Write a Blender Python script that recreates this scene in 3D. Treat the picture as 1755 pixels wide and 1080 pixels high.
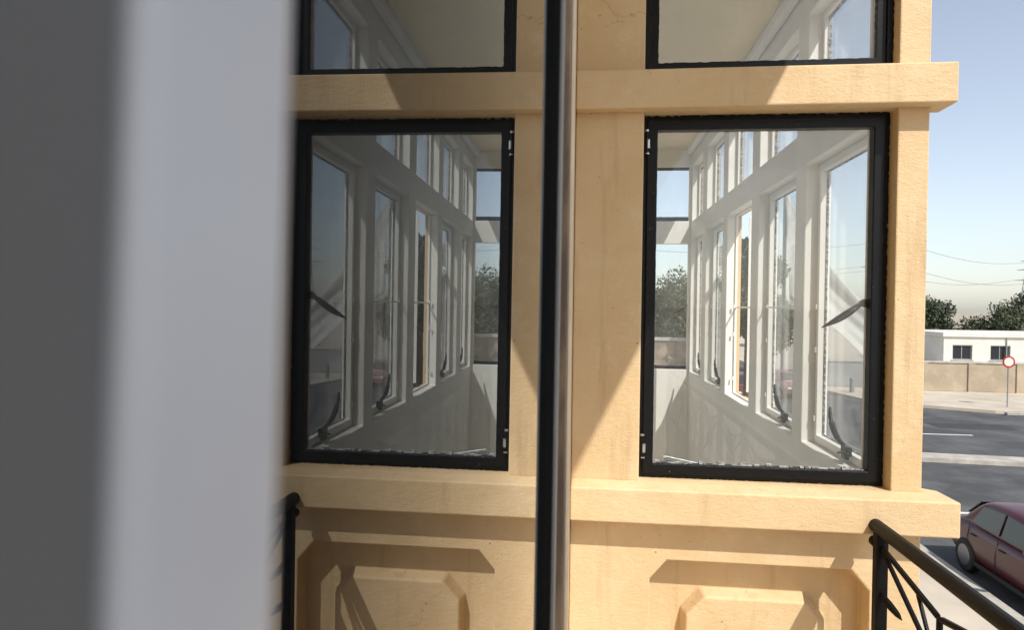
import bpy, bmesh, math, random
from mathutils import Vector, Matrix

for o in list(bpy.data.objects): bpy.data.objects.remove(o)
S = bpy.context.scene
COL = S.collection
R_ = math.radians
rnd = random.Random(7)

# ------------------------------------------------------------------ camera
yaw, pitch, roll = R_(6.23), R_(.83), R_(.75)
fw = Vector((-math.sin(yaw)*math.cos(pitch), math.cos(yaw)*math.cos(pitch), -math.sin(pitch)))
rt = Vector((math.cos(yaw), math.sin(yaw), 0))
up = rt.cross(fw)
r2 = rt*math.cos(roll) + up*math.sin(roll)
u2 = up*math.cos(roll) - rt*math.sin(roll)
cd = bpy.data.cameras.new('camera')
cd.sensor_width = 36; cd.lens = 1150/1755*36
cd.clip_start = .001; cd.clip_end = 6000
cd.dof.use_dof = True; cd.dof.focus_distance = 2.1; cd.dof.aperture_fstop = 21.0
cam = bpy.data.objects.new('camera', cd); COL.objects.link(cam)
M4 = Matrix((r2, u2, -fw)).transposed().to_4x4()
cam.matrix_world = M4
S.camera = cam

# ------------------------------------------------------------------ sky and sun
to_sun = Vector((.49, -.72, 1)).normalized()
W = bpy.data.worlds.new('World'); S.world = W; W.use_nodes = True
nt = W.node_tree; bg = nt.nodes['Background']
sk = nt.nodes.new('ShaderNodeTexSky'); sk.sky_type = 'NISHITA'; sk.sun_disc = False
sk.sun_elevation = math.asin(to_sun.z); sk.sun_rotation = math.atan2(to_sun.x, to_sun.y)
sk.air_density = 1.0; sk.dust_density = .9; sk.ozone_density = 1.4; sk.altitude = 10
hz = nt.nodes.new('ShaderNodeHueSaturation'); hz.inputs['Saturation'].default_value = .6      # milky summer sky
nt.links.new(sk.outputs[0], hz.inputs['Color']); nt.links.new(hz.outputs[0], bg.inputs[0]); bg.inputs[1].default_value = .088
sd = bpy.data.lights.new('sun', 'SUN'); sd.energy = 2.4; sd.angle = R_(.5); sd.color = (1, .94, .85)
sun = bpy.data.objects.new('sun', sd); COL.objects.link(sun)
sun.rotation_euler = to_sun.to_track_quat('Z', 'Y').to_euler()
V = S.view_settings
V.view_transform = 'Standard'; V.look = 'None'; V.gamma = 1; V.exposure = 1.08; V.use_curve_mapping = False
S.render.engine = 'CYCLES'
S.cycles.max_bounces = 14; S.cycles.transparent_max_bounces = 24; S.cycles.glossy_bounces = 6
S.cycles.diffuse_bounces = 6

# ------------------------------------------------------------------ materials
MATS = {}
def pmat(name, col, rough=.6, metal=0, var=0, scale=8, col2=None, bump=0, bscale=60, stretch=(1,1,1), spec=.5, coat=0, speck=None, ramp=(.4,.65)):
    m = bpy.data.materials.new(name); m.use_nodes = True; MATS[name] = m
    n, l = m.node_tree.nodes, m.node_tree.links
    b = n['Principled BSDF']
    b.inputs['Base Color'].default_value = (*col, 1); b.inputs['Roughness'].default_value = rough
    b.inputs['Metallic'].default_value = metal; b.inputs['Specular IOR Level'].default_value = spec
    b.inputs['Coat Weight'].default_value = coat
    tc = n.new('ShaderNodeTexCoord'); geo = n.new('ShaderNodeNewGeometry')
    mp = n.new('ShaderNodeMapping'); mp.inputs['Scale'].default_value = stretch
    l.new(geo.outputs['Position'], mp.inputs[0])
    last = None
    if col2 or var:
        t = n.new('ShaderNodeTexNoise'); t.inputs['Scale'].default_value = scale; t.inputs['Detail'].default_value = 7
        t.inputs['Roughness'].default_value = .62
        l.new(mp.outputs[0], t.inputs[0])
        r = n.new('ShaderNodeValToRGB'); l.new(t.outputs[0], r.inputs[0])
        r.color_ramp.elements[0].position = ramp[0]; r.color_ramp.elements[1].position = ramp[1]
        c2 = col2 if col2 else tuple(c*(1-var) for c in col)
        r.color_ramp.elements[0].color = (*c2, 1); r.color_ramp.elements[1].color = (*col, 1)
        last = r.outputs[0]
    if speck:
        t = n.new('ShaderNodeTexNoise'); t.inputs['Scale'].default_value = speck[1]; t.inputs['Detail'].default_value = 4
        l.new(geo.outputs['Position'], t.inputs[0])
        r = n.new('ShaderNodeValToRGB'); l.new(t.outputs[0], r.inputs[0])
        r.color_ramp.elements[0].position = speck[2]; r.color_ramp.elements[1].position = speck[2]+.03
        mx = n.new('ShaderNodeMix'); mx.data_type = 'RGBA'
        l.new(r.outputs[0], mx.inputs[0])
        if last: l.new(last, mx.inputs[6])
        else: mx.inputs[6].default_value = (*col, 1)
        mx.inputs[7].default_value = (*speck[0], 1); last = mx.outputs[2]
    if last: l.new(last, b.inputs['Base Color'])
    if bump:
        t = n.new('ShaderNodeTexNoise'); t.inputs['Scale'].default_value = bscale; t.inputs['Detail'].default_value = 8
        t.inputs['Roughness'].default_value = .65
        l.new(mp.outputs[0], t.inputs[0])
        t2 = n.new('ShaderNodeTexNoise'); t2.inputs['Scale'].default_value = bscale*.12; t2.inputs['Detail'].default_value = 3
        l.new(mp.outputs[0], t2.inputs[0])
        ad = n.new('ShaderNodeMath'); ad.operation = 'MULTIPLY_ADD'; ad.inputs[1].default_value = .9
        l.new(t2.outputs[0], ad.inputs[0]); l.new(t.outputs[0], ad.inputs[2])
        bp = n.new('ShaderNodeBump'); bp.inputs['Strength'].default_value = 1; bp.inputs['Distance'].default_value = bump
        l.new(ad.outputs[0], bp.inputs['Height']); l.new(bp.outputs[0], b.inputs['Normal'])
    return m

def glassmat(name, ior, body, tint=(1,1,1), dirt_haze=0.0, dirt_haze_col=(.7,.7,.68), wave=0, two=True):
    """flat pane: Fresnel reflection of both faces over a clear or tinted body, with a film of dust or of painted haze"""
    m = bpy.data.materials.new(name); m.use_nodes = True; MATS[name] = m
    n, l = m.node_tree.nodes, m.node_tree.links
    out = n['Material Output']; n.remove(n['Principled BSDF'])
    fr = n.new('ShaderNodeFresnel')
    g0 = n.new('ShaderNodeNewGeometry'); ii = n.new('ShaderNodeMapRange')      # thin sheet: same reflectance from either side
    ii.inputs[3].default_value = ior; ii.inputs[4].default_value = 1/ior
    m.node_tree.links.new(g0.outputs['Backfacing'], ii.inputs[0]); m.node_tree.links.new(ii.outputs[0], fr.inputs[0])
    tr = n.new('ShaderNodeBsdfTransparent'); tr.inputs[0].default_value = (*body, 1)
    gl = n.new('ShaderNodeBsdfGlossy'); gl.inputs[0].default_value = (*tint, 1); gl.inputs['Roughness'].default_value = 0.0
    geo = n.new('ShaderNodeNewGeometry')
    if wave:
        t = n.new('ShaderNodeTexNoise'); t.inputs['Scale'].default_value = 3.0; t.inputs['Detail'].default_value = 1
        l.new(geo.outputs['Position'], t.inputs[0])
        bp = n.new('ShaderNodeBump'); bp.inputs['Distance'].default_value = wave
        l.new(t.outputs[0], bp.inputs['Height']); l.new(bp.outputs[0], gl.inputs['Normal'])
    # R of a two-faced sheet = 2R/(1+R)
    a = n.new('ShaderNodeMath'); a.operation = 'ADD'; a.inputs[1].default_value = 1; l.new(fr.outputs[0], a.inputs[0])
    d = n.new('ShaderNodeMath'); d.operation = 'DIVIDE'; l.new(fr.outputs[0], d.inputs[0]); l.new(a.outputs[0], d.inputs[1])
    k = n.new('ShaderNodeMath'); k.operation = 'MULTIPLY'; k.inputs[1].default_value = 2; k.use_clamp = True; l.new(d.outputs[0], k.inputs[0])
    mx = n.new('ShaderNodeMixShader'); l.new((k if two else fr).outputs[0], mx.inputs[0])
    base = tr.outputs[0]
    if dirt_haze:
        df = n.new('ShaderNodeBsdfDiffuse'); df.inputs[0].default_value = (*dirt_haze_col, 1)
        t = n.new('ShaderNodeTexNoise'); t.inputs['Scale'].default_value = 5; t.inputs['Detail'].default_value = 9; t.inputs['Roughness'].default_value = .7
        mp = n.new('ShaderNodeMapping'); mp.inputs['Scale'].default_value = (2.6, 2.6, .45); l.new(geo.outputs['Position'], mp.inputs[0]); l.new(mp.outputs[0], t.inputs[0])
        mr = n.new('ShaderNodeMapRange'); mr.inputs[1].default_value = .3; mr.inputs[2].default_value = .75
        mr.inputs[3].default_value = dirt_haze*.35; mr.inputs[4].default_value = dirt_haze*1.7; l.new(t.outputs[0], mr.inputs[0])
        m2 = n.new('ShaderNodeMixShader'); l.new(mr.outputs[0], m2.inputs[0]); l.new(tr.outputs[0], m2.inputs[1]); l.new(df.outputs[0], m2.inputs[2])
        base = m2.outputs[0]
    l.new(base, mx.inputs[1]); l.new(gl.outputs[0], mx.inputs[2]); l.new(mx.outputs[0], out.inputs[0])
    return m

def ochre(name, brush):
    """old masonry paint: brush marks, pits, pale and dirty patches, thin run-off streaks and a few hairline cracks"""
    m = bpy.data.materials.new(name); m.use_nodes = True; MATS[name] = m
    n, l = m.node_tree.nodes, m.node_tree.links; b = n['Principled BSDF']
    b.inputs['Roughness'].default_value = .62; b.inputs['Specular IOR Level'].default_value = .3
    geo = n.new('ShaderNodeNewGeometry')
    def noise(sc, st, det=6, ro=.6):
        mp = n.new('ShaderNodeMapping'); mp.inputs['Scale'].default_value = st; l.new(geo.outputs['Position'], mp.inputs[0])
        t = n.new('ShaderNodeTexNoise'); t.inputs['Scale'].default_value = sc; t.inputs['Detail'].default_value = det; t.inputs['Roughness'].default_value = ro
        l.new(mp.outputs[0], t.inputs[0]); return t.outputs[0]
    def mr(x, a, c, lo, hi):
        q = n.new('ShaderNodeMapRange'); q.inputs[1].default_value = a; q.inputs[2].default_value = c; q.inputs[3].default_value = lo; q.inputs[4].default_value = hi
        l.new(x, q.inputs[0]); return q.outputs[0]
    def mix(f, a, c):
        q = n.new('ShaderNodeMix'); q.data_type = 'RGBA'; l.new(f, q.inputs[0])
        if isinstance(a, tuple): q.inputs[6].default_value = (*a, 1)
        else: l.new(a, q.inputs[6])
        q.inputs[7].default_value = (*c, 1); return q.outputs[2]
    col = mix(mr(noise(3.5, (1,1,1), 5), .38, .64, 0, 1), (.68,.52,.32), (.62,.455,.26))
    col = mix(mr(noise(13, (1,1,1), 7, .7), .55, .72, 0, .55), col, (.74,.60,.40))
    col = mix(mr(noise(16, (1,1,.10), 5, .6), .57, .75, 0, .5), col, (.40,.28,.15))
    col = mix(mr(noise(48, (1,1,1), 4), .70, .74, 0, .8), col, (.22,.15,.08))
    v = n.new('ShaderNodeTexVoronoi'); v.feature = 'DISTANCE_TO_EDGE'; v.inputs['Scale'].default_value = 3.2
    ad = n.new('ShaderNodeVectorMath'); ad.operation = 'MULTIPLY_ADD'; ad.inputs[1].default_value = (.22,.22,.22)
    tn = n.new('ShaderNodeTexNoise'); tn.inputs['Scale'].default_value = 7; tn.inputs['Detail'].default_value = 5; l.new(geo.outputs['Position'], tn.inputs[0])
    l.new(tn.outputs[1], ad.inputs[0]); l.new(geo.outputs['Position'], ad.inputs[2]); l.new(ad.outputs[0], v.inputs[0])
    ck = mr(v.outputs[0], .0, .006, 1, 0); gate = mr(noise(2.2, (1,1,1), 2), .58, .66, 0, .40)
    mu = n.new('ShaderNodeMath'); mu.operation = 'MULTIPLY'; l.new(ck, mu.inputs[0]); l.new(gate, mu.inputs[1])
    col = mix(mu.outputs[0], col, (.27,.18,.10))
    l.new(col, b.inputs['Base Color'])
    h1, h2, h3 = noise(170, (1,1,1), 6, .7), noise(70, (.5*brush+(1-brush),1,1.4), 6, .65), noise(9, (1,1,1), 3)
    a1 = n.new('ShaderNodeMath'); a1.operation = 'MULTIPLY_ADD'; a1.inputs[1].default_value = .9; l.new(h2, a1.inputs[0]); l.new(h1, a1.inputs[2])
    a2 = n.new('ShaderNodeMath'); a2.operation = 'MULTIPLY_ADD'; a2.inputs[1].default_value = 2.4; l.new(h3, a2.inputs[0]); l.new(a1.outputs[0], a2.inputs[2])
    a3 = n.new('ShaderNodeMath'); a3.operation = 'MULTIPLY_ADD'; a3.inputs[1].default_value = -1.5; l.new(mu.outputs[0], a3.inputs[0]); l.new(a2.outputs[0], a3.inputs[2])
    bp = n.new('ShaderNodeBump'); bp.inputs['Distance'].default_value = .0017; l.new(a3.outputs[0], bp.inputs['Height']); l.new(bp.outputs[0], b.inputs['Normal'])
ochre('ochre', 1)
pmat('ochre_smooth', (.665,.49,.285), .6, var=.10, scale=6, bump=.0014, bscale=60, spec=.3)
pmat('white_paint', (.88,.86,.81), .45, var=.07, scale=4, bump=.0006, bscale=50)
pmat('cream_ceiling', (.90,.85,.74), .6, var=.06, scale=3)
pmat('black_paint', (.0045,.005,.006), .36, bump=.0008, bscale=110, speck=((.10,.10,.10), 120, .71), spec=.25)
pmat('black_iron', (.006,.006,.0068), .5, spec=.14, bump=.0009, bscale=120, var=.4, scale=30)
pmat('stay_black', (.012,.012,.013), .35)
pmat('worn_steel', (.75,.75,.74), .3, metal=.85, var=.3, scale=60)
pmat('frame_grey', (.50,.49,.46), .6, col2=(.30,.29,.27), scale=40)
pmat('putty', (.42,.42,.41), .7, col2=(.10,.10,.10), scale=70, bump=.001, bscale=200, ramp=(.42,.58))
pmat('aluminium_white', (.53,.545,.585), .30, var=.04, scale=30, spec=.4)
pmat('aluminium', (.27,.265,.26), .5, var=.3, scale=60, stretch=(1,1,.2))
pmat('gasket', (.006,.0065,.007), .5, spec=.12)
pmat('gap_shade', (.12,.12,.12), .8)  # shade of the groove between the stiles, put into the colour
pmat('soffit_white', (.84,.82,.76), .7, var=.08, scale=2)
pmat('weathered', (.34,.24,.145), .7, col2=(.13,.09,.06), scale=22, stretch=(1,1,.35), bump=.001, bscale=90)
pmat('plaster_edge', (.80,.64,.45), .7, var=.15, scale=30, bump=.001, bscale=80)
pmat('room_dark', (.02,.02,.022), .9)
pmat('pale_tile', (.80,.76,.69), .5, var=.15, scale=6)
pmat('floor_tile', (.80,.69,.53), .5, var=.25, scale=6)
pmat('concrete', (.40,.38,.35), .8, var=.25, scale=2, bump=.01, bscale=10)
glassmat('clear_glass', 1.42, (.965,.975,.975), dirt_haze=.026, wave=.0006, two=False)
glassmat('side_glass', 1.40, (.965,.975,.975), dirt_haze=.022, two=False)
glassmat('dark_glass', 1.46, (.10,.10,.11), tint=(.93,.965,1), dirt_haze=.016, dirt_haze_col=(.42,.46,.50), two=False)  # cool tint and pale film here are painted haze over the reflection
pmat('asphalt', (.10,.10,.102), .85, var=.5, scale=.6, bump=.01, bscale=8)
pmat('patch', (.045,.045,.048), .85, var=.3, scale=2)
pmat('dust', (.40,.35,.27), .95, var=.3, scale=.08)
pmat('paving', (.52,.46,.37), .85, var=.2, scale=.5)
pmat('kerbstone', (.46,.43,.38), .85, var=.3, scale=2)
pmat('road_paint', (.72,.72,.68), .7, var=.3, scale=4)
pmat('wall_grey', (.34,.34,.33), .85, var=.25, scale=.8)
pmat('wall_tan', (.44,.36,.26), .85, var=.25, scale=.8, bump=.02, bscale=4)
pmat('stone', (.33,.26,.19), .9, col2=(.20,.16,.12), scale=2.5, bump=.03, bscale=3)
pmat('render_white', (.66,.64,.59), .8, var=.12, scale=.6)
pmat('roof_grey', (.30,.30,.29), .8)
pmat('pane_dark', (.03,.035,.04), .12)
pmat('fabric_white', (.50,.485,.45), .7, var=.07, scale=.8)
pmat('steel_grey', (.30,.31,.32), .5, metal=.6)
pmat('bark', (.10,.075,.05), .9, var=.4, scale=6)
for i, c in enumerate([(.075,.095,.042), (.08,.10,.05), (.05,.07,.033)]):
    pmat('leaf%d' % i, c, .6, var=.45, scale=1.2)
pmat('red_car', (.11,.02,.024), .35, coat=.3); pmat('pink_red_car', (.22,.085,.085), .35, coat=.3); pmat('maroon_car', (.06,.006,.010), .35, coat=.3)
pmat('silver_car', (.45,.46,.47), .3, metal=.6, coat=.5)
pmat('tyre', (.02,.02,.02), .85); pmat('rim', (.22,.22,.23), .35, metal=.7)
pmat('lamp_red', (.4,.02,.01), .3); pmat('lamp_clear', (.8,.8,.78), .2)

# ------------------------------------------------------------------ helpers
def obj(name, bm, mat, parent=None, bevel=0, seg=2, smooth=False, angle=40):
    bmesh.ops.recalc_face_normals(bm, faces=bm.faces)
    me = bpy.data.meshes.new(name); bm.to_mesh(me); bm.free()
    me.materials.append(MATS[mat])
    o = bpy.data.objects.new(name, me); COL.objects.link(o)
    if parent: o.parent = parent
    if bevel:
        b = o.modifiers.new('bevel', 'BEVEL'); b.width = bevel; b.segments = seg; b.limit_method = 'ANGLE'; b.angle_limit = R_(30)
    if smooth:
        for p in me.polygons: p.use_smooth = True
    return o
def thing(name, label, cat, loc=(0,0,0), group=None):
    o = bpy.data.objects.new(name, None); COL.objects.link(o); o.location = loc; o.empty_display_size = .1
    o['label'] = label; o['category'] = cat
    if group: o['group'] = group
    return o
def tag(o, label, cat, group=None):
    o['label'] = label; o['category'] = cat
    if group: o['group'] = group
    return o
def struct(o): o['kind'] = 'structure'; return o
def box(x0, x1, y0, y1, z0, z1, bm=None):
    bm = bm or bmesh.new()
    v = [bm.verts.new(p) for p in [(x0,y0,z0),(x1,y0,z0),(x1,y1,z0),(x0,y1,z0),(x0,y0,z1),(x1,y0,z1),(x1,y1,z1),(x0,y1,z1)]]
    for f in [(0,3,2,1),(4,5,6,7),(0,1,5,4),(1,2,6,5),(2,3,7,6),(3,0,4,7)]: bm.faces.new([v[i] for i in f])
    return bm
def tube(pts, rad, n=8, bm=None, flat=1.0, flat_axis=None):
    """swept tube through pts with one radius per point"""
    bm = bm or bmesh.new(); pts = [Vector(p) for p in pts]
    if not hasattr(rad, '__len__'): rad = [rad]*len(pts)
    rings = []; prev = None
    for i, p in enumerate(pts):
        d = (pts[min(i+1,len(pts)-1)] - pts[max(i-1,0)]).normalized()
        a = Vector((0,0,1)) if abs(d.z) < .9 else Vector((1,0,0))
        if flat_axis: a = Vector(flat_axis)
        u = d.cross(a).normalized(); w = u.cross(d).normalized()
        rings.append([bm.verts.new(p + (u*math.cos(2*math.pi*k/n) + w*math.sin(2*math.pi*k/n)*flat)*rad[i]) for k in range(n)])
    for a, b in zip(rings, rings[1:]):
        for k in range(n): bm.faces.new([a[k], a[(k+1)%n], b[(k+1)%n], b[k]])
    bm.faces.new(rings[0][::-1]); bm.faces.new(rings[-1])
    return bm
def mapf(axis):
    # 'end': u=x v=z w=y ; 'side': u=y v=z w=x
    return (lambda u, v, w: (u, w, v)) if axis == 'end' else (lambda u, v, w: (w, u, v))
def cells(axis, us, vs, w0, w1, holes):
    """slab between w0 and w1 with rectangular openings; holes = set of (i,j) cells"""
    f = mapf(axis); bm = bmesh.new(); cache = {}
    def vt(i, j, s):
        k = (i, j, s)
        if k not in cache: cache[k] = bm.verts.new(f(us[i], vs[j], (w0, w1)[s]))
        return cache[k]
    nu, nv = len(us)-1, len(vs)-1
    solid = lambda i, j: 0 <= i < nu and 0 <= j < nv and (i, j) not in holes
    for i in range(nu):
        for j in range(nv):
            if not solid(i, j): continue
            for s in (0, 1): bm.faces.new([vt(i,j,s), vt(i+1,j,s), vt(i+1,j+1,s), vt(i,j+1,s)])
            for di, dj, a, b in ((-1,0,(i,j),(i,j+1)), (1,0,(i+1,j),(i+1,j+1)), (0,-1,(i,j),(i+1,j)), (0,1,(i,j+1),(i+1,j+1))):
                if not solid(i+di, j+dj): bm.faces.new([vt(*a,0), vt(*b,0), vt(*b,1), vt(*a,1)])
    bmesh.ops.dissolve_limit(bm, angle_limit=.01, verts=bm.verts, edges=bm.edges)
    return bm
def ring(axis, u0, u1, v0, v1, wd, w0, w1, jit=0, step=.012, seed=1, jin=0):
    """rectangular frame of width wd; outer edge may be ragged"""
    f = mapf(axis); bm = bmesh.new(); r = random.Random(seed)
    wu, wv = wd if hasattr(wd, '__len__') else (wd, wd)
    def loop(a0, a1, b0, b1, st, j, like=None):
        P = []
        nu = like[0] if like else max(1, int((a1-a0)/st)); nv = like[1] if like else max(1, int((b1-b0)/st))
        for k in range(nu): P.append((a0+(a1-a0)*k/nu, b0 + r.uniform(-j, j*.4)*(k>0)))
        for k in range(nv): P.append((a1 + r.uniform(-j*.4, j)*(k>0), b0+(b1-b0)*k/nv))
        for k in range(nu): P.append((a1-(a1-a0)*k/nu, b1 + r.uniform(-j*.4, j)*(k>0)))
        for k in range(nv): P.append((a0 + r.uniform(-j, j*.4)*(k>0), b1-(b1-b0)*k/nv))
        return P, (nu, nv)
    st = step if (jit or jin) else 10
    O, c = loop(u0, u1, v0, v1, st, jit); I, _ = loop(u0+wu, u1-wu, v0+wv, v1-wv, st, jin, c)
    L = [[bm.verts.new(f(u, v, w)) for u, v in P] for P, w in ((O, w0), (I, w0), (I, w1), (O, w1))]
    n = len(O)
    for a, b in ((0,1), (1,2), (2,3), (3,0)):
        for k in range(n): bm.faces.new([L[a][k], L[a][(k+1)%n], L[b][(k+1)%n], L[b][k]])
    return bm
def sheet(axis, u0, u1, v0, v1, w0, w1):
    f = mapf(axis); a, b = f(u0, v0, w0), f(u1, v1, w1)
    return box(min(a[0],b[0]), max(a[0],b[0]), min(a[1],b[1]), max(a[1],b[1]), min(a[2],b[2]), max(a[2],b[2]))

G = -5.0        # street level; z = 0 is eye height
FL = -1.5       # balcony floor

# ================================================================== ground and streets
struct(obj('ground', box(-3000,3000,-3000,3000,G-.5,G), 'dust'))
def slab_poly(name, P, z0, z1, mat):
    bm = bmesh.new(); a = [bm.verts.new((x,y,z0)) for x,y in P]; b = [bm.verts.new((x,y,z1)) for x,y in P]
    bm.faces.new(a); bm.faces.new(b)
    for k in range(len(P)): bm.faces.new([a[k], a[(k+1)%len(P)], b[(k+1)%len(P)], b[k]])
    return struct(obj(name, bm, mat))
slab_poly('road', [(6,-60),(90,-60),(90,33.5),(20,35),(15.2,37.5),(14.3,42),(14.3,220),(6,220)], G, G+.02, 'asphalt')
slab_poly('pavement', [(-1,-60),(6.8,-60),(6.8,220),(-1,220)], G+.001, G+.14, 'paving')
slab_poly('pavement', [(90,33.6),(20,35.1),(15.3,37.6),(14.4,42),(14.4,220),(90,220)], G+.001, G+.15, 'paving')
slab_poly('kerb', [(6.8,-60),(7.0,-60),(7.0,220),(6.8,220)], G+.002, G+.145, 'kerbstone')
slab_poly('traffic_island', [(10.5,23.4),(17,22.9),(30,22.4),(30,23.3),(17,23.8),(10.5,24.3)], G+.021, G+.16, 'kerbstone')
def strip(x0,x1,y0,y1): return struct(obj('road_marking', box(x0,x1,y0,y1,G+.021,G+.025), 'road_paint'))
for k in range(8): strip(10.4,10.55,38+k*6,41+k*6)
for k in range(9): strip(13+k*4.5,15.5+k*4.5,28.6,28.75)
strip(9,60,17.5,17.65)

# ================================================================== house with the dark window beside the camera
def gx(y, z, e=0): return -.01507 - .006725*y + .002616*z + e     # the plane of the dark pane
house = thing('house', 'ochre house wall with dark reflecting window at left beside the camera', 'house', (-.09, 0, G))
def hp(o): o.matrix_parent_inverse = house.matrix_world.inverted(); o.location = (0,0,0); return o
house.matrix_world = Matrix.Translation((-.09,0,G))
def H(name, bm, mat, parent=None, **k):
    o = obj(name, bm, mat, None, **k)
    o.parent = parent or house
    o.matrix_parent_inverse = Matrix.Translation((-.09,0,G)).inverted() if not parent else Matrix.Identity(4)
    return o
H('wall', cells('side', [-17,-.40,.43,9], [G,-1.1,1.3,4.6], -.30, -.037, {(1,1)}), 'ochre_smooth')
H('overhang_slab', box(-.0365,1.052,-16,1.93,1.69,1.85), 'soffit_white', bevel=.006)
H('balcony_slab', box(-.0365,1.03,-16,2.03,FL-.16,FL), 'floor_tile', bevel=.006)
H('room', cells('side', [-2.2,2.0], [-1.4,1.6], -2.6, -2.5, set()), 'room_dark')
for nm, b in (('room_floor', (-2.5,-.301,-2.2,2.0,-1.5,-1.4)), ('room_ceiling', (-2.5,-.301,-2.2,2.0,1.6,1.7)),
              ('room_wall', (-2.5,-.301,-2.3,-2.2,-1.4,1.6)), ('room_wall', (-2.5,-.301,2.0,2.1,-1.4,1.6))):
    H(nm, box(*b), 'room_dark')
ZB, ZT = -1.0, 1.2
def slant(y0, y1, e0, e1, z0=ZB, z1=ZT, lean=0, lean0=None):
    if lean0 is None: lean0 = lean
    """bar following the plane of the pane, from offset e0 to e1 in front of it"""
    bm = bmesh.new()
    v = [bm.verts.new((gx(y,z,e), y+(lean if y == y1 else lean0)*z, z)) for z in (z0, z1) for y, e in ((y0,e0),(y1,e0),(y1,e1),(y0,e1))]
    for q in ((0,1,2,3),(4,5,6,7),(0,1,5,4),(1,2,6,5),(2,3,7,6),(3,0,4,7)): bm.faces.new([v[i] for i in q])
    return bm
win = H('window', cells('side', [-.385,-.345,.372,.405], [-1.07,-1.03,1.23,1.275], -.055, -.0245, {(1,1)}), 'aluminium_white', bevel=.002)
H('pane', slant(.026,.3125,-.005,0), 'dark_glass', win)
H('pane', slant(-.30,.006,-.005,0), 'dark_glass', win)
H('stile', slant(.0199,.0308,-.012,.0012,lean=.045), 'aluminium_white', win, bevel=.0011, seg=4)
H('stile', slant(-.045,.0110,-.012,.0012,lean=.045), 'aluminium_white', win, bevel=.0006)
H('gap_filler', slant(.0112,.0196,-.012,.0004,lean=.045), 'gap_shade', win)  # solid strip filling the groove almost flush; its dark colour stands for shade
H('stile', slant(-.345,-.30,-.012,.0012), 'aluminium_white', win, bevel=.0006)
H('gasket', slant(.3127,.3180,-.006,.0034,lean=.02), 'gasket', win, bevel=.0008)
H('stile', slant(.3182,.345,-.012,.0047,lean=.02), 'aluminium', win, bevel=.0006)
H('rail', slant(-.345,.372,-.012,.0012, ZT, ZT+.03), 'aluminium_white', win)
H('rail', slant(-.345,.372,-.012,.0012, ZB-.03, ZB), 'aluminium_white', win)
H('jamb', box(-.0367,-.0110,.4052,.447,-1.09,1.29), 'weathered', bevel=.001)
H('jamb_edge', box(-.0367,-.0092,.4472,.475,-1.12,1.32), 'plaster_edge', bevel=.003)

# ================================================================== the enclosed timber balcony
gal = thing('enclosed_balcony', 'ochre enclosed balcony with black framed windows and white interior', 'balcony')
def P(name, bm, mat, parent=None, **k):
    return obj(name, bm, mat, parent or gal, **k)
YF, YI = 2.03, 2.13          # end wall facing the camera
BF, BI = 5.66, 5.56          # far end wall
XI, XO = .84, .965           # street side wall inside; outer face of the corner pilaster
XS = .926                    # outer face of the street side
UX0, UX1 = .166, .880        # openings of the end walls
ZS, ZH, ZU, ZV, ZC = -.522, .582, .70, 1.14, 1.285
side = [(2.142,2.711), (2.832,3.416), (3.56,4.157), (4.284,4.863), (5.03,5.532)]
# outer ochre skins
zs = [-.63, ZS, ZH, ZU, ZV+.02, 1.45]
P('end_wall', cells('end', [-.036, UX0, UX1, XO], zs, YF, 2.092, {(1,1),(1,3)}), 'ochre', bevel=.004)
P('end_wall', cells('end', [-.036, UX0, UX1, XO], zs, 5.60, BF, {(1,1),(1,3)}), 'ochre_smooth', bevel=.004)
us = [2.092]
for a, b in side: us += [a, b]
us += [5.60]
hol = {(2*i+1, j) for i in range(5) for j in (1, 3)}
P('street_wall', cells('side', us, [-.63, -.515, .56, ZU-.005, ZV, 1.45], .905, XS, hol), 'ochre_smooth', bevel=.003)
# inner white lining
us2 = [YI] + us[1:-1] + [BI]
P('street_lining', cells('side', us2, [FL, -.515, .56, ZU-.005, ZV, ZC], XI, .905, hol), 'white_paint', bevel=.005, seg=3)
P('end_lining', cells('end', [-.036, UX0+.004, UX1-.001, .905], [-.6305, ZS+.006, ZH-.03, ZU, ZV, ZC], 2.092, YI, {(1,1),(1,3)}), 'white_paint')
P('end_lining', cells('end', [-.036, .16, .822, .905], [FL, -.505, .515, .70, ZV, ZC], BI, 5.60, {(1,1),(1,3)}), 'white_paint', bevel=.004)
P('inner_wall', box(-.036,-.030,YI,BI,FL,ZC), 'white_paint')
P('ceiling', box(-.036,.905,2.092,5.60,ZC,ZC+.03), 'cream_ceiling')
P('cornice', box(.795,XI-.001,YI,BI,1.235,ZC-.001), 'white_paint', bevel=.012, seg=4)
P('floor', box(-.036,.905,2.119,5.60,FL-.12,FL), 'pale_tile')
P('roof', box(-.036,.985,1.99,5.70,1.452,1.53), 'ochre_smooth', bevel=.006)
# mouldings running round the outside
def band(name, z0, z1, prot, tilt=0):
    bm = bmesh.new(); a, b = YF-prot, XO+prot
    prof = [(-.036,a),(b,a),(b,2.088),(XO+.0005,2.088),(XO+.0005,YF-.0005),(-.036,YF-.0005)]
    P(name, box(XS+.0005,XS+.05,2.0925,BF,z0+.004,z1-.004), 'ochre_smooth', bevel=.003)
    lo = [bm.verts.new((x,y,z0)) for x,y in prof]
    hi = [bm.verts.new((x,y,z1+ (tilt if (abs(y-(YF-.0005))<1e-6 or abs(x-(XO+.0005))<1e-6) else 0))) for x,y in prof]
    n = len(prof); bm.faces.new(lo[::-1])
    bm.faces.new([hi[0],hi[1],hi[4],hi[5]]); bm.faces.new([hi[1],hi[2],hi[3],hi[4]])
    for k in range(n): bm.faces.new([lo[k], lo[(k+1)%n], hi[(k+1)%n], hi[k]])
    return P(name, bm, 'ochre', bevel=.005, seg=3)
band('sill_moulding', -.628, -.529, .070, .010)
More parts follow.
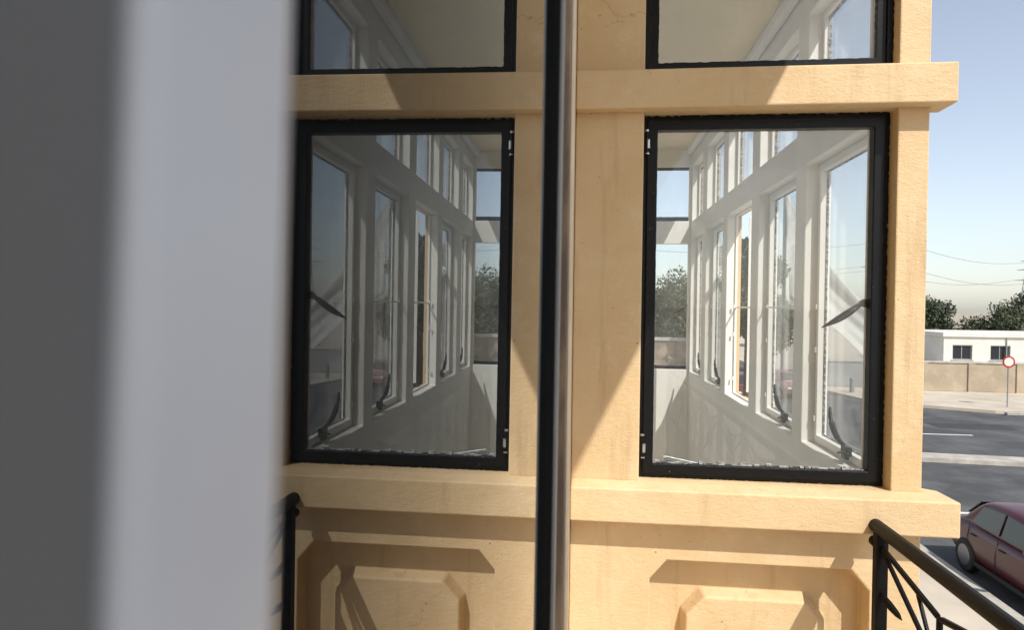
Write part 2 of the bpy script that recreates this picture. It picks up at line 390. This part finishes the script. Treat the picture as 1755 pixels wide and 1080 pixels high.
band('transom_moulding', .578, .690, .050)
# lower end panel with an eight-sided recess and a raised field
def octo(x0, x1, z0, z1, cx, cz): return [(x0,z0+cz),(x0+cx,z0),(x1-cx,z0),(x1,z0+cz),(x1,z1-cz),(x1-cx,z1),(x0+cx,z1),(x0,z1-cz)]
def panel_wall():
    bm = bmesh.new(); D = .074
    O = [(-.036,FL),(XO,FL),(XO,-.6305),(-.036,-.6305)]; I = octo(.203,.828,-1.36,-.755,.05,.06)
    ov = [bm.verts.new((x,YF,z)) for x,z in O]; iv = [bm.verts.new((x,YF,z)) for x,z in I]
    E = [bm.edges.new((v[k], v[(k+1)%len(v)])) for v in (ov, iv) for k in range(len(v))]
    bmesh.ops.triangle_fill(bm, edges=E, use_beauty=True)
    bk = [bm.verts.new((x,YF+D,z)) for x,z in I]
    for k in range(8): bm.faces.new([iv[k], iv[(k+1)%8], bk[(k+1)%8], bk[k]])
    bm.faces.new(bk)
    bb = [bm.verts.new((x,2.118,z)) for x,z in O]
    for k in range(4): bm.faces.new([ov[k], ov[(k+1)%4], bb[(k+1)%4], bb[k]])
    bm.faces.new(bb)
    return bm
lower = P('lower_panel', panel_wall(), 'ochre', bevel=.004)
bm = bmesh.new()
A = [bm.verts.new((x,YF+.0735,z)) for x,z in octo(.302,.729,-1.27,-.858,.060,.066)]
B = [bm.verts.new((x,YF+.030,z)) for x,z in octo(.316,.715,-1.25,-.872,.055,.06)]
for k in range(8): bm.faces.new([A[k],A[(k+1)%8],B[(k+1)%8],B[k]])
bm.faces.new(B)
P('raised_field', bm, 'ochre', lower, bevel=.007, seg=4)
P('street_panel', box(.9055,XS,2.119,BF,FL,-.6305), 'ochre_smooth')

# ---- windows of the end walls: black outside, with hinges, handle and stay
def blade(x0, z0, x1, z1, y, sc=1):
    pts = []; rad = []
    for k in range(9):
        t = k/8; pts.append((x0+(x1-x0)*t, y, z0+(z1-z0)*t + -.006*math.sin(math.pi*t)*sc)); rad.append((.003+.0155*math.sin(math.pi*min(1,t*1.05))**.8)*sc)
    return tube(pts, rad, 8, flat=.6)
def end_window(y, s, upper=False, seed=1):
    """y = outer plane of the frame, s = +1 when inside lies towards +y"""
    lo, hi = (ZU, ZV+.02) if upper else (ZS, ZH)
    g = .0015
    def yy(a, b): return (y+s*a, y+s*b) if s > 0 else (y+s*b, y+s*a)
    a, b = yy(0, .030)
    w = P('window', ring('end', UX0+g, UX1-g, lo+g, hi-g, .017, a, b, jit=.0048, step=.008, seed=seed), 'black_paint', bevel=.001)
    if upper:
        a, b = yy(.006, .028)
        P('glazing_bar', ring('end', UX0+.0195, UX1-.0195, lo+.0195, hi-.0195, (.024,.020), a, b, jin=.0016, seed=seed+9), 'black_paint', w)
        a, b = yy(.015, .019); P('pane', sheet('end', UX0+.03, UX1-.03, lo+.03, hi-.03, a, b), 'clear_glass', w)
        return w
    a, b = yy(-.010, .026)
    P('sash', ring('end', UX0+.014, UX1-.016, lo+.014, hi-.015, .031, a, b, jit=.0012, jin=.0006, seed=seed+3), 'black_paint', w, bevel=.003)
    a, b = yy(.012, .016)
    P('pane', sheet('end', UX0+.040, UX1-.042, lo+.040, hi-.041, a, b), 'clear_glass', w)
    # ragged putty along the bottom and left of the pane
    r = random.Random(seed); bmp = bmesh.new(); x = UX0+.046
    while x < UX1-.055:
        d = r.uniform(.006,.03); h = r.choice((.001,.002,.003,.004,.007)); a, b = yy(.002, .0119)
        box(x, min(x+d, UX1-.05), a, b, lo+.0452, lo+.0462+h, bmp); x += d + r.choice((0,0,.004,.02))
    P('putty', bmp, 'putty', w)['kind'] = 'stuff'
    for zc in (.497, -.425):
        h = P('hinge', tube([(UX0+.012, y-s*.014, zc-.03), (UX0+.012, y-s*.014, zc+.03)], .0075, 12), 'black_paint', w, smooth=False)
        for dz, hl, dx in ((-.004,.013,.004), (.036,.003,0), (-.033,.002,.002)):
            P('hinge_pin', tube([(UX0+.012+dx, y-s*.0165, zc+dz-hl), (UX0+.012+dx, y-s*.0165, zc+dz+hl)], .0058, 12), 'worn_steel', w)
        P('hinge_leaf', sheet('end', UX0+.012, UX0+.040, zc-.026, zc+.026, y-s*.0125, y-s*.0102), 'black_paint', w)
    yh = y+s*.043
    P('handle', blade(UX1-.040, .030, UX1-.166, -.055, yh), 'stay_black', w, smooth=True)
    P('handle_pivot', tube([(UX1-.050, y+s*.0265, .020), (UX1-.050, yh+s*.006, .020)], [.013,.010], 12), 'stay_black', w)
    ys = y+s*.040
    P('stay_bar', tube([(UX0+.085, ys, lo+.058), (UX0+.235, ys+s*.004, lo+.030)], .0032, 8), 'worn_steel', w)
    P('stay_knob', tube([(UX0+.085, ys-.004, lo+.058), (UX0+.085, ys+.008, lo+.046), (UX0+.11, ys+.012, lo+.044)], .0045, 8), 'worn_steel', w)
    return w
end_window(2.082, 1, False, 3); end_window(2.070, 1, True, 5)
end_window(5.622, -1, False, 11); end_window(5.628, -1, True, 12)

# ---- windows of the street side: white inside, black outside
def crescent(y0, z0, y1, z1, x):
    pts = []; rad = []
    for k in range(10):
        t = k/9; pts.append((x, y0+(y1-y0)*(1-math.cos(t*math.pi/2)), z0+(z1-z0)*math.sin(t*math.pi/2))); rad.append(.0045+.0065*math.sin(math.pi*t))
    return tube(pts, rad, 8)
def side_window(a, b, k):
    lo, hi = -.515, .56
    w = P('window', ring('side', a+.001, b-.001, lo+.001, hi-.001, .009, .890, .9045), 'white_paint', bevel=.002)
    opened = (k == 2)
    kids = []
    kids.append(P('sash', ring('side', a+.0105, b-.0105, lo+.0105, hi-.0105, .022, .886, .9245), 'white_paint', w, bevel=.002))
    kids.append(P('pane', sheet('side', a+.030, b-.030, lo+.030, hi-.030, .9165, .9205), 'side_glass', w))
    kids.append(P('glazing_line', ring('side', a+.0330, b-.0330, lo+.0330, hi-.0330, .0035, .9095, .9163, jin=.0008, seed=k+40), 'putty', w))
    if opened:   # swung right round on its far stile
        T = Matrix.Translation((.945, b-.006, 0)) @ Matrix.Rotation(R_(166), 4, 'Z') @ Matrix.Translation((-.945, -b+.006, 0))
        for o in kids: o.matrix_local = T
        for zc in (.02,): P('guard_bar', tube([(.899, a+.009, .005), (.899, b-.009, .005)], .005, 8), 'white_paint', w)
    else:
        if k == 1: P('guard_bar', tube([(.880, a+.012, .006), (.880, b-.012, .006)], .004, 8), 'white_paint', w)
        P('stay', crescent(b-.20, lo+.165, b-.345, lo+.056, .877), 'stay_black', w, smooth=True)
        br = box(.866,.8855,b-.385,b-.335,lo+.026,lo+.058); box(.858,.872,b-.40,b-.362,lo+.018,lo+.040,br)
        tube([(.856,b-.34,lo+.03),(.856,b-.40,lo+.045)], .005, 6, br)
        P('stay_bracket', br, 'stay_black', w, bevel=.003)
    for zc in (.01, -.155, -.42):
        P('hinge', tube([(.883, b-.022, zc-.010), (.883, b-.022, zc+.010)], .0055, 8), 'white_paint', w)
for k, (a, b) in enumerate(side):
    side_window(a, b, k)
    w = P('window', ring('side', a+.001, b-.001, ZU-.004, ZV-.001, .022, .892, .9045), 'white_paint', bevel=.002)
    P('pane', sheet('side', a+.006, b-.006, ZU+.001, ZV-.006, .9165, .9205), 'side_glass', w)
    P('glazing_line', ring('side', a+.024, b-.024, ZU+.0195, ZV-.0245, .004, .9055, .9163, jin=.001, seed=k+60), 'putty', w)

# ================================================================== iron railing of the open balcony
rail = thing('balcony_railing', 'black wrought iron railing with crossed bars against the ochre balcony end', 'railing', (0,0,0))
XR = .812; ZT_ = -.60
def RB(name, bm, **k): return obj(name, bm, 'black_iron', rail, **k)
posts = [1.925-.62*i for i in range(8)]
RB('handrail', tube([(XR,1.962,ZT_), (XR,-2.6,ZT_)], .0185, 14), smooth=True)
RB('wall_collar', tube([(XR,1.9675,ZT_-.045), (XR,1.945,ZT_-.045)], .015, 12))
RB('lower_rail', box(XR-.012,XR+.012,-2.5,1.94,-1.04,-1.015), bevel=.003)
RB('lower_rail', box(XR-.012,XR+.012,-2.5,1.94,-1.44,-1.415), bevel=.003)
for i, y in enumerate(posts):
    RB('post', box(XR-.0155,XR+.0155,y-.0155,y+.0155,FL,ZT_-.012), bevel=.004)
    if i == 0: RB('bolt', tube([(XR+.0156,y,-.70),(XR+.022,y,-.70)], .006, 8))
    if i < 7:
        y2 = posts[i+1]; yc = (y+y2)/2; zc = -.83
        RB('collar', tube([(XR-.02,yc,zc),(XR+.02,yc,zc)], .03, 12), bevel=.004)
        def bar(p, q, r=.007): RB('bar', tube([(XR,)+p, (XR,)+q], r, 6))
        for yy_, sg in ((y-.0155, -1), (y2+.0155, 1)):
            bar((yy_, -.655), (yc-sg*.018, zc+.02)); bar((yy_, -1.005), (yc-sg*.018, zc-.02))
            bar((yy_, -.648), (yc-sg*.01, -.70), .0075); bar((yc-sg*.10, -.69), (yc-sg*.02, zc+.028), .0055)
            RB('spear_tip', tube([(XR,yy_,-.775), (XR,yy_+sg*.05,-.783), (XR,yy_+sg*.09,-.786), (XR,yy_+sg*.115,-.79)], [.008,.0105,.008,.001], 6))
            RB('spear_tip', tube([(XR,yy_,-.90), (XR,yy_+sg*.05,-.892), (XR,yy_+sg*.09,-.888), (XR,yy_+sg*.115,-.884)], [.008,.0105,.008,.001], 6))
        bar((yc, -.70), (yc, -.805)); bar((yc, -.86), (yc, -1.015))
        for j in range(1, 5): RB('baluster', tube([(XR,y+(y2-y)*j/5,-1.042),(XR,y+(y2-y)*j/5,-1.416)], .007, 6))

# ================================================================== across the street
def tree(loc, h, rx, rz, label, seed, leafm, n=2600, ls=.22, group='street trees'):
    r = random.Random(seed)
    t = thing('tree', label, 'tree', loc, group)
    zc = h-rz
    bm = tube([(0,0,0),(r.uniform(-.1,.1),r.uniform(-.1,.1),h*.28),(r.uniform(-.25,.25),r.uniform(-.2,.2),zc*.85),(r.uniform(-.3,.3),0,zc+rz*.4)], [h*.028,h*.022,h*.016,h*.006], 8)
    for k in range(7):
        a = r.uniform(0,6.28); z0 = zc*r.uniform(.55,.95); e = Vector((math.cos(a)*rx*.75, math.sin(a)*rx*.75, zc+r.uniform(-.4,.7)*rz))
        tube([(0,0,z0), (e*.5+Vector((0,0,z0*.5)))*1.0, e], [h*.012,h*.008,h*.003], 6, bm)
    obj('trunk', bm, 'bark', t)
    # crown of many leaf clumps scattered on lobes
    lobes = []
    for k in range(16):
        a = r.uniform(0,6.28); q = r.uniform(.15,.85); zz = r.uniform(-.8,.8)
        lobes.append((Vector((math.cos(a)*rx*q*math.sqrt(1-zz*zz*.7), math.sin(a)*rx*q*math.sqrt(1-zz*zz*.7), zc+zz*rz*.8)), r.uniform(.28,.5)*rx))
    vs, fs = [], []
    for k in range(n):
        c, R = r.choice(lobes)
        d = Vector((r.gauss(0,1), r.gauss(0,1), r.gauss(0,.8))).normalized()*R*r.uniform(.45,1.08)
        p = c+d; s = ls*r.uniform(.5,1.2)
        a = Vector((r.gauss(0,1), r.gauss(0,1), r.gauss(0,1))).normalized(); b = a.orthogonal().normalized(); c2 = a.cross(b)
        th = r.uniform(0,6.28); u = (b*math.cos(th)+c2*math.sin(th))*s; w = (c2*math.cos(th)-b*math.sin(th))*s*.5
        i0 = len(vs); vs += [p-u, p+w, p+u, p-w]; fs.append((i0,i0+1,i0+2,i0+3))
    me = bpy.data.meshes.new('crown'); me.from_pydata(vs, [], fs); me.materials.append(MATS['leaf%d' % leafm])
    o = bpy.data.objects.new('crown', me); COL.objects.link(o); o.parent = t; o['kind'] = 'stuff'
    return t
tree((4.9,33,G), 6.55, 2.6, 2.3, 'tall green tree behind the stone garden wall, seen through the far end window', 1, 0, 20000, .11)
tree((2.2,35,G), 6.6, 2.2, 2.2, 'shorter green tree left of the tall one behind the stone garden wall', 2, 2, 14000, .11)
tree((6.3,26.5,G+.14), 8.3, 1.5, 2.9, 'slender dark tree on the pavement seen through the open middle window', 3, 2, 14000, .10)
for i, (x, y, h, rx, lab) in enumerate([(33,70,6.4,3.4,'dark round tree behind the low white building, nearest the balcony corner'),
        (41,72,5.8,3.2,'middle dark tree behind the low white building'), (49,76,6.9,3.8,'rightmost taller tree behind the low white building'),
        (24,88,7.0,3.6,'distant tree to the left of the low white building'), (9.5,95,7.5,3.5,'distant tree at the far end of the street')]):
    tree((x,y,G), h, rx, h*.38, lab, 20+i, (2,0,2,1,0)[i], 11000, .17, 'distant trees')

gw = thing('garden_wall', 'brown stone garden wall below the trees at the far end', 'wall', (0,28,G))
obj('masonry', box(.6,5.6,0,.4,.14,3.62), 'stone', gw, bevel=.02); obj('coping', box(.5,5.7,-.08,.48,3.622,3.75), 'kerbstone', gw, bevel=.02)
gw = thing('boundary_wall', 'low grey concrete boundary wall on the far corner pavement', 'wall', (0,44,G+.15))
obj('masonry', box(15.2,19.6,0,.35,0,1.55), 'wall_grey', gw, bevel=.03); obj('coping', box(15.1,19.65,-.06,.41,1.552,1.66), 'wall_grey', gw, bevel=.05)
gw = thing('boundary_wall', 'long tan boundary wall in front of the low white building', 'wall', (0,43,G+.15))
obj('masonry', box(19.8,48,0,.35,0,1.7), 'wall_tan', gw, bevel=.03); obj('coping', box(19.75,48.1,-.06,.41,1.702,1.8), 'kerbstone', gw, bevel=.02)
for k in range(11): obj('pilaster', box(20.2+k*2.7,20.6+k*2.7,-.08,-.001,0,1.70), 'wall_tan', gw)
for k, lb in enumerate(('first dark bollard from the left in front of the grey wall', 'second dark bollard from the left in front of the grey wall', 'third dark bollard from the left in front of the grey wall')):
    b = thing('bollard', lb, 'bollard', (15.6+k*1.5, 41.2, G+.15), 'bollards on the far pavement')
    obj('shaft', tube([(0,0,0),(0,0,.75)], .13, 12), 'steel_grey', b); obj('cap', tube([(0,0,.751),(0,0,.80),(0,0,.9)], [.16,.17,.05], 12), 'steel_grey', b)

def loft(secs, bm=None):
    bm = bm or bmesh.new(); R = [[bm.verts.new(p) for p in q] for q in secs]; n = len(R[0])
    for a, b in zip(R, R[1:]):
        for k in range(n): bm.faces.new([a[k], a[(k+1)%n], b[(k+1)%n], b[k]])
    bm.faces.new(R[0]); bm.faces.new(R[-1][::-1])
    return bm
def lamp(loc, label):
    t = thing('street_lamp', label, 'street lamp', loc, 'street lamps')
    obj('pole', tube([(0,0,0),(0,0,.9),(0,0,.95),(0,0,6.6)], [.10,.10,.065,.05], 10), 'steel_grey', t)
    obj('arm', tube([(0,0,6.5),(-.25,0,6.95),(-1.1,0,7.15)], .035, 8), 'steel_grey', t)
    obj('lantern', loft([[(-1.05-.6*k, y, z) for y, z in ((-.12,7.10),(.12,7.10),(.09,7.24),(-.09,7.24))] for k in (0,1)]), 'steel_grey', t, bevel=.02)
def sign(loc, label):
    t = thing('road_sign', label, 'sign', loc)
    obj('post', tube([(0,0,0),(0,0,2.6)], .03, 8), 'steel_grey', t)
    obj('disc', tube([(0,-.035,2.3),(0,-.05,2.3)], .30, 24), 'lamp_red', t); obj('face', tube([(0,-.051,2.3),(0,-.056,2.3)], .22, 24), 'render_white', t)
def building(name, label, x0, x1, y0, y1, h, wins, mat):
    t = thing(name, label, 'building', (x0, y0, G+.15))
    L = x1-x0
    us = [0]; vs = [0]; holes = set()
    n, z0, z1, ww = wins
    for k in range(n): c = L*(k+.5)/n; us += [c-ww/2, c+ww/2]
    us += [L]; vs = [0, z0, z1, h]
    obj('wall', cells('end', us, vs, 0, .3, {(2*k+1, 1) for k in range(n)}), mat, t)
    obj('wall', box(0,L,.301,y1-y0,0,h-.01), mat, t)
    obj('parapet', box(-.15,L+.15,-.15,y1-y0+.15,h+.002,h+.35), mat, t, bevel=.03)
    for k in range(3): obj('downpipe', tube([(L*(k+.5)/3+.9,-.06,.02),(L*(k+.5)/3+.9,-.06,h)], .045, 8), 'wall_grey', t)
    for k in range(n):
        c = L*(k+.5)/n
        w = obj('window', ring('end', c-ww/2+.01, c+ww/2-.01, z0+.01, z1-.01, .07, .12, .2), 'steel_grey', t)
        obj('pane', sheet('end', c-ww/2+.06, c+ww/2-.06, z0+.06, z1-.06, .15, .17), 'pane_dark', w)
        obj('mullion', box(c-.03, c+.03, .125, .195, z0+.081, z1-.081), 'steel_grey', w)
        obj('sill', box(c-ww/2-.1, c+ww/2+.1, -.08, -.001, z0-.1, z0-.002), 'kerbstone', w)
    return t
building('low_building', 'low white flat-roofed building behind the tan wall', 29, 52, 58, 66, 2.75, (8,.9,2.1,1.5), 'render_white')
building('low_building', 'pale grey block further back at the right', 58, 74, 84, 96, 5.2, (5,1.2,2.4,1.4), 'wall_grey')

lamp((24.2,36.2,G+.15), 'grey street lamp at the far kerb in front of the tan wall')
lamp((44,37,G+.15), 'second grey street lamp further right along the tan wall')
sign((21.4,36.6,G+.15), 'round red-rimmed road sign on the far kerb')
for k, (x, y, a, c) in enumerate(((15,30.2,3.2,1.4),(19.5,20.2,2.2,1.1),(9.5,30,1.4,4.0))):
    struct(obj('asphalt_patch', box(x,x+a,y,y+c,G+.0205,G+.0235), 'patch'))
for k in range(14):
    struct(obj('kerbstone', box(20.2+k*1.6,20.2+k*1.6+1.56,34.78-.034*k*1.0-.25,34.78-.034*k-.02,G+.021,G+.15+.004*(k%3)), 'kerbstone', bevel=.015))
# white fabric canopy with folds, strung between masts
def canopy():
    t = thing('canopy', 'large white fabric canopy sloping down to the right across the street', 'canopy', (15,51,G+.15))
    o = Vector((15,51,G+.15))
    A, B, C, D = Vector((14.7,52,8.9)), Vector((21.6,50,-1.3)), Vector((20.2,49.4,-4.2)), Vector((14.7,50.5,.75))
    bm = bmesh.new(); n = 20; g = {}
    for i in range(n+1):
        for j in range(n+1):
            u, v = i/n, j/n
            p = (A*(1-u)+B*u)*(1-v) + (D*(1-u)+C*u)*v
            p = p + Vector((-1,0,-1)).normalized()*(.8*math.sin(math.pi*u)*(1-v)) + Vector((.4,0,.5))*math.sin(math.pi*u)*v*.6
            p.y += .07*math.sin(v*22+u*3)*(.4+.6*u) + .8*math.sin(math.pi*v)*math.sin(math.pi*u)
            g[i,j] = bm.verts.new(p-o)
    for i in range(n):
        for j in range(n): bm.faces.new([g[i,j],g[i+1,j],g[i+1,j+1],g[i,j+1]])
    c = obj('fabric', bm, 'fabric_white', t, smooth=True)
    m = c.modifiers.new('thick', 'SOLIDIFY'); m.thickness = .02
    obj('mast', tube([(-.3,1,0),(-.3,1,A.z-o.z+.3)], .14, 10), 'steel_grey', t)
    obj('mast', tube([(B.x-o.x,-1,0),(B.x-o.x,-1,B.z-o.z+.2)], .12, 10), 'steel_grey', t)
canopy()

# lattice pylon with its wires
def pylon(loc, h, label):
    t = thing('lattice_pylon', label, 'pylon', loc)
    w = lambda z: 1.9*(1-z/h)**.9 + .22
    bm = bmesh.new()
    zs = [h*k/11 for k in range(12)]
    for sx in (-1,1):
        for sy in (-1,1): tube([(sx*w(z),sy*w(z),z) for z in zs], .11, 4, bm)
    for z0, z1 in zip(zs, zs[1:]):
        for s in (-1,1):
            tube([(-w(z0),s*w(z0),z0),(w(z1),s*w(z1),z1)], .06, 4, bm); tube([(w(z0),s*w(z0),z0),(-w(z1),s*w(z1),z1)], .06, 4, bm)
            tube([(s*w(z0),-w(z0),z0),(s*w(z1),w(z1),z1)], .06, 4, bm)
    obj('tower', bm, 'steel_grey', t)
    for z, l in ((h*.66,4.2),(h*.80,3.4),(h*.92,2.5)):
        b = tube([(-l,0,z),(0,0,z+.35),(l,0,z)], [.07,.14,.07], 4); tube([(-l,0,z),(l,0,z)], .09, 4, b); obj('cross_arm', b, 'steel_grey', t)
    return t
pylon((62.5,150,G), 21.5, 'tall grey lattice power pylon on the horizon')
pylon((128,210,G), 21.5, 'smaller lattice power pylon further to the right')
for k, (z, x) in enumerate(((14.2,-4.2),(14.2,4.2),(19.8,2.5))):
    pts = []
    for j in range(17):
        u = j/16; pts.append((62.5+x-75*(1-u), 150-4*(1-u), G+z-3.0*math.sin(math.pi*u)))
    for j in range(1,17):
        u = j/16; pts.append((62.5+x+65.5*u, 150+60*u, G+z-2.5*math.sin(math.pi*u)))
    tag(obj('power_line', tube(pts, .045, 4), 'steel_grey'), ('lower left wire slung from the lattice pylon','lower right wire slung from the lattice pylon','topmost wire slung from the lattice pylon')[k], 'wire', 'power lines')

# cars
def car(loc, rz, paint, label):
    t = thing('parked_car', label, 'car', loc, 'cars in the street'); t.rotation_euler = (0,0,rz)
    def sec(x, w, z0, z1, crown):        # lower body section, rounded shoulders
        q = [(.0,z0),(w*.86,z0),(w*.97,z0+.10),(w,z0+(z1-z0)*.45),(w*.985,z0+(z1-z0)*.75),(w*.93,z1-.03),(w*.80,z1+crown*.5),(0,z1+crown)]
        return [(x,y,z) for y,z in q] + [(x,-y,z) for y,z in q[-2:0:-1]]
    st = [(-2.08,.60,.36,.60,.01),(-2.02,.74,.27,.68,.02),(-1.75,.81,.22,.78,.03),(-1.3,.845,.20,.85,.035),(-.8,.85,.20,.91,.03),(0,.855,.20,.93,.02),
          (.9,.855,.20,.94,.02),(1.5,.84,.21,.95,.02),(1.9,.80,.25,.92,.02),(2.05,.74,.32,.84,.01),(2.10,.62,.40,.76,.0)]
    o = obj('body', loft([sec(*q) for q in st]), paint, t, smooth=True)
    m = o.modifiers.new('sub', 'SUBSURF'); m.levels = m.render_levels = 2
    def top(x, w0, w1, z1):
        q = [(0,.86),(w0,.86),(w0*.99,.95),(w1*1.06,z1-.10),(w1*.95,z1-.015),(w1*.6,z1),(0,z1+.01)]
        return [(x,y,z) for y,z in q] + [(x,-y,z) for y,z in q[-2:0:-1]]
    ts = [(-1.02,.62,.60,.93),(-.88,.72,.66,1.02),(-.42,.755,.60,1.36),(-.2,.76,.60,1.42),(.4,.765,.605,1.455),(1.0,.76,.595,1.43),(1.25,.75,.58,1.36),(1.70,.70,.62,1.0),(1.80,.64,.60,.94)]
    c = obj('cabin', loft([top(*q) for q in ts]), paint, t, smooth=True)
    m = c.modifiers.new('sub', 'SUBSURF'); m.levels = m.render_levels = 2
    def pane(P, nm='side_window'):
        bm = bmesh.new(); v = [bm.verts.new(p) for p in P]; bm.faces.new(v)
        g = obj(nm, bm, 'pane_dark', t); k = g.modifiers.new('s', 'SOLIDIFY'); k.thickness = .02; k.offset = 0
    for s in (-1,1):
        pane([(-.66,s*.748,.97),(.30,s*.768,.97),(.30,s*.652,1.36),(-.26,s*.652,1.33)])
        pane([(.37,s*.768,.97),(1.20,s*.758,.98),(1.02,s*.655,1.31),(.37,s*.652,1.36)])
        for x in (-1.30,1.28):
            w = obj('wheel', tube([(x,s*.66,.31),(x,s*.70,.31),(x,s*.845,.31),(x,s*.868,.31)], [.29,.315,.315,.29], 24), 'tyre', t, smooth=False)
            obj('rim', tube([(x,s*.869,.31),(x,s*.875,.31)], [.20,.18], 16), 'rim', w)
        obj('headlight', loft([[(-2.06+.10*k, s*y, z) for y, z in ((.42,.60),(.62,.60),(.66,.70),(.44,.69))] for k in (0,1)]), 'lamp_clear', t)
        obj('tail_light', loft([[(1.98+.09*k, s*y, z) for y, z in ((.50,.62),(.70,.64),(.70,.80),(.50,.78))] for k in (0,1)]), 'lamp_red', t)
        obj('wing_mirror', tube([(-.62,s*.74,.97),(-.60,s*.84,1.0),(-.60,s*.93,1.02)], [.03,.07,.05], 8), paint, t, smooth=True)
    pane([(-.94,-.60,.99),(-.94,.60,.99),(-.47,.545,1.345),(-.47,-.545,1.345)], 'windscreen')
    pane([(1.69,-.58,1.03),(1.69,.58,1.03),(1.32,.53,1.34),(1.32,-.53,1.34)], 'rear_window')
    for s in (-1,1):
        for x in (-.72,.33,1.22): obj('door_seam', tube([(x,s*.852,.30),(x,s*.858,.60),(x,s*.80,.93)], .005, 5), 'tyre', t)
        for x in (.18,1.05): obj('door_handle', box(x-.09,x+.06,s*.845-.012,s*.845+.012,.76,.785), 'tyre', t, bevel=.004)
        obj('sill_trim', box(-.95,.95,s*.845-.02,s*.845+.02,.22,.30), 'tyre', t, bevel=.01)
    obj('number_plate', box(2.10,2.115,-.26,.26,.52,.63), 'lamp_clear', t)
car((11.6,40,G+.02), R_(92), 'pink_red_car', 'faded red car on the road seen through the second street window')
car((8.5,37.5,G+.02), R_(89), 'red_car', 'dark red car seen through the open middle window')
car((8.15,12.4,G+.02), R_(90), 'maroon_car', 'dark maroon car parked at the near kerb below the railing')
car((31,26.5,G+.02), R_(2), 'silver_car', 'silver car driving on the cross street')
